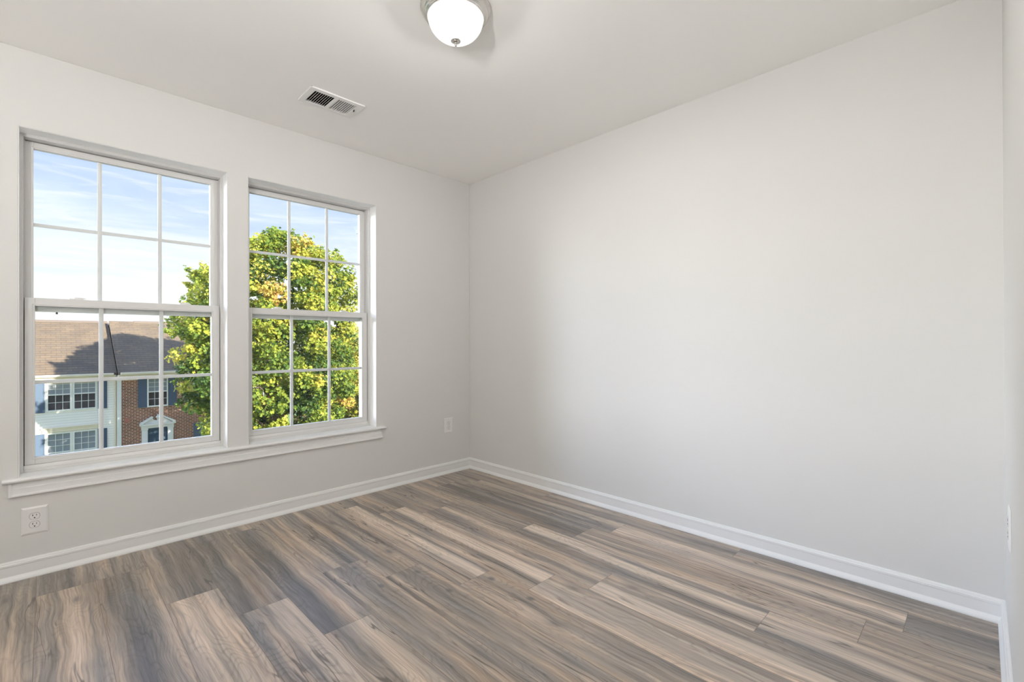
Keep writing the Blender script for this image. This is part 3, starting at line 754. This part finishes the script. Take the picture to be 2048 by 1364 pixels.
for a in (1.46, 1.88):
    for z0, z1 in ((-4.05, -3.72), (-4.95, -4.15), (-5.9, -5.05)): ring(bm, a, a+.32, z0, z1, YB+.03, YB+.04, .02, .02, .02, .02)
dr = obj('door', bm, 'door_blue', t)
bm = nb(); lathe(bm, [(0, -.03), (.025, -.02), (.035, 0), (.025, .02), (0, .03)], (2.20, YB+.0, -5.05), 14); sub('door_knob', bm, 'brushed_nickel', dr, smooth=True)
bm = nb(); box(bm, 1.1, 2.6, YB-.9, YB, GZ, GZ+.16); obj('doorstep', bm, 'concrete', t)

# ------------------------------------------------------------------ trees
def make_tree(name, label, base, ztop, prof, seed, ncl, nleaf, lsize, yellow, rcl=(.35, .62), depth=1.0):
    """prof: list of (z, left reach, right reach, centre x)"""
    rng = np.random.default_rng(seed); random.seed(seed)
    bx, by = base
    t = empty(name, (bx, by, GZ)); tag(t, label, 'tree')
    zs = [p[0] for p in prof]
    def reach(z, ang):
        l = np.interp(z, zs, [p[1] for p in prof]); r = np.interp(z, zs, [p[2] for p in prof])
        c, s = math.cos(ang), math.sin(ang)
        a = r if c > 0 else l; d = (l+r)/2*depth
        return 1/math.sqrt((c/a)**2 + (s/d)**2)
    cl = []
    tries = 0
    hmin, hmax = zs[0], zs[-1]
    while len(cl) < ncl and tries < 200000:
        tries += 1
        z = rng.uniform(hmin, hmax); ang = rng.uniform(0, 2*PI); R = reach(z, ang)
        if rng.uniform(0, 1) > R/4.5: continue
        # branch lobes: the crown edge swells and recedes
        lob = 1 + .13*math.sin(3*ang + z*1.7 + seed) * math.sin(z*2.3 + 2*ang)
        rr = R*(1 - .55*rng.uniform(0, 1)**1.8)*lob
        x, y = bx + rr*math.cos(ang), by + rr*math.sin(ang)
        if any((x-q[0])**2+(y-q[1])**2+(z-q[2])**2 < .16 for q in cl): continue
        cl.append((x, y, z, rr/R))
    # trunk and branches
    bm = nb()
    tube(bm, [(bx, by, GZ-.1), (bx+.03, by, GZ+1.2), (bx-.04, by+.03, (GZ+ztop)/2), (bx, by, ztop-1.2)], [.24, .19, .12, .03], 10)
    obj('trunk', bm, 'bark', t, smooth=True)
    order = sorted(cl, key=lambda q: -q[3])
    for q in order[:26]:
        zb = max(GZ+2.0, q[2] - 1.1*math.hypot(q[0]-bx, q[1]-by)*.8 - .6)
        p0 = Vector((bx, by, zb)); p1 = Vector(q[:3]); mid = p0.lerp(p1, .5) + Vector((0, 0, -.18))
        bm = nb(); tube(bm, [p0, mid, p1], [.055, .035, .012], 6); obj('branch', bm, 'bark', t, smooth=True)
    V, F, Ccol = [], [], []
    G = np.array([lin(44, 70, 40), lin(88, 118, 50), lin(158, 168, 62), lin(212, 200, 92), lin(208, 162, 100)])
    for (x, y, z, e) in cl:
        r = rng.uniform(*rcl)
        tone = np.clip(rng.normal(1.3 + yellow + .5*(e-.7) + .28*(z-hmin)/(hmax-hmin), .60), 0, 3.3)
        if rng.uniform() < .03: tone = 3.5
        m = int(nleaf*rng.uniform(.7, 1.3))
        d = rng.normal(size=(m, 3)); d /= np.linalg.norm(d, axis=1)[:, None]
        rad = r*rng.uniform(.25, 1, m)**.5
        # a few longer sprigs
        spr = rng.normal(size=3); spr /= np.linalg.norm(spr)
        k = rng.uniform(0, 1, m) < .22
        pos = np.array([x, y, z]) + d*rad[:, None]*np.array([1, 1, .75])
        pos[k] = np.array([x, y, z]) + spr*(rng.uniform(.2, 1.5, k.sum())*r)[:, None] + d[k]*.10
        nrm = d*.5 + rng.normal(size=(m, 3))*.55 + np.array([.1, -.35, .45]); nrm /= np.linalg.norm(nrm, axis=1)[:, None]
        u = np.cross(nrm, rng.normal(size=(m, 3))); u /= np.linalg.norm(u, axis=1)[:, None]; v = np.cross(nrm, u)
        s = lsize*rng.uniform(.6, 1.25, m)
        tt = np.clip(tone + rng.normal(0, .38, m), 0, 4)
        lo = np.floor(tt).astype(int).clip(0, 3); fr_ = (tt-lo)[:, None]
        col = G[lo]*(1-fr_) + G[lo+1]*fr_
        for a in range(m):
            b0 = len(V); p, uu, vv_, ss = pos[a], u[a]*s[a], v[a]*s[a], s[a]
            n_ = nrm[a]*ss*.18
            # five-pointed lobed leaf, folded along its midrib
            for cu, cv, cn in ((0, -.5, 0), (.50, -.28, 1), (.26, .02, .5), (.46, .34, 1), (0, .60, 0), (-.46, .34, 1), (-.26, .02, .5), (-.50, -.28, 1)):
                V.append(p + uu*cu + vv_*cv + n_*cn)
            F.append((b0, b0+1, b0+2, b0+3, b0+4)); F.append((b0, b0+4, b0+5, b0+6, b0+7)); Ccol.append(col[a]); Ccol.append(col[a])
    me = bpy.data.meshes.new('foliage'); me.from_pydata([tuple(q) for q in V], [], F)
    ca = me.attributes.new('leaf', 'FLOAT_COLOR', 'FACE')
    ca.data.foreach_set('color', np.concatenate([np.array(Ccol), np.ones((len(Ccol), 1))], axis=1).astype(np.float32).ravel())
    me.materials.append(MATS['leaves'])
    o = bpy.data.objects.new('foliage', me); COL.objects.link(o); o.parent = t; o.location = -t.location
    return t
P1 = [(-4.6, 2.2, 1.6), (-3.2, 2.7, 2.4), (-2.0, 3.15, 2.9), (-.8, 3.3, 3.3), (.6, 3.3, 3.3), (1.6, 3.45, 3.0), (2.6, 3.2, 3.5), (3.6, 2.9, 3.75), (4.4, 2.5, 3.4), (5.0, 1.9, 2.9), (5.5, 1.1, 2.0), (5.9, .5, 1.2), (6.1, .2, .8)]
make_tree('maple_tree', 'large green and yellow maple with an orange tinge, filling the right window', (4.9, 20.0), 6.3, P1, 5, 620, 125, .135, .1)
P2 = [(-4.4, 1.4, 1.4), (-3, 2.4, 2.4), (-1.2, 2.9, 2.9), (.6, 2.7, 2.7), (1.5, 1.8, 1.8), (2.0, .8, .8)]
make_tree('yellowing_tree', 'lower yellow-green tree behind the maple at the right edge of the right window', (11.9, 25.5), 2.2, P2, 9, 300, 110, .115, 1.0)
P3 = [(-3.5, 2, 2), (-1, 3.4, 3.4), (1.0, 3, 3), (2.6, 1.2, 1.2)]
make_tree('distant_tree', 'dark green tree farther off, glimpsed above the yellow-green tree', (27, 50.0), 2.6, P3, 12, 160, 60, .26, -1.0)
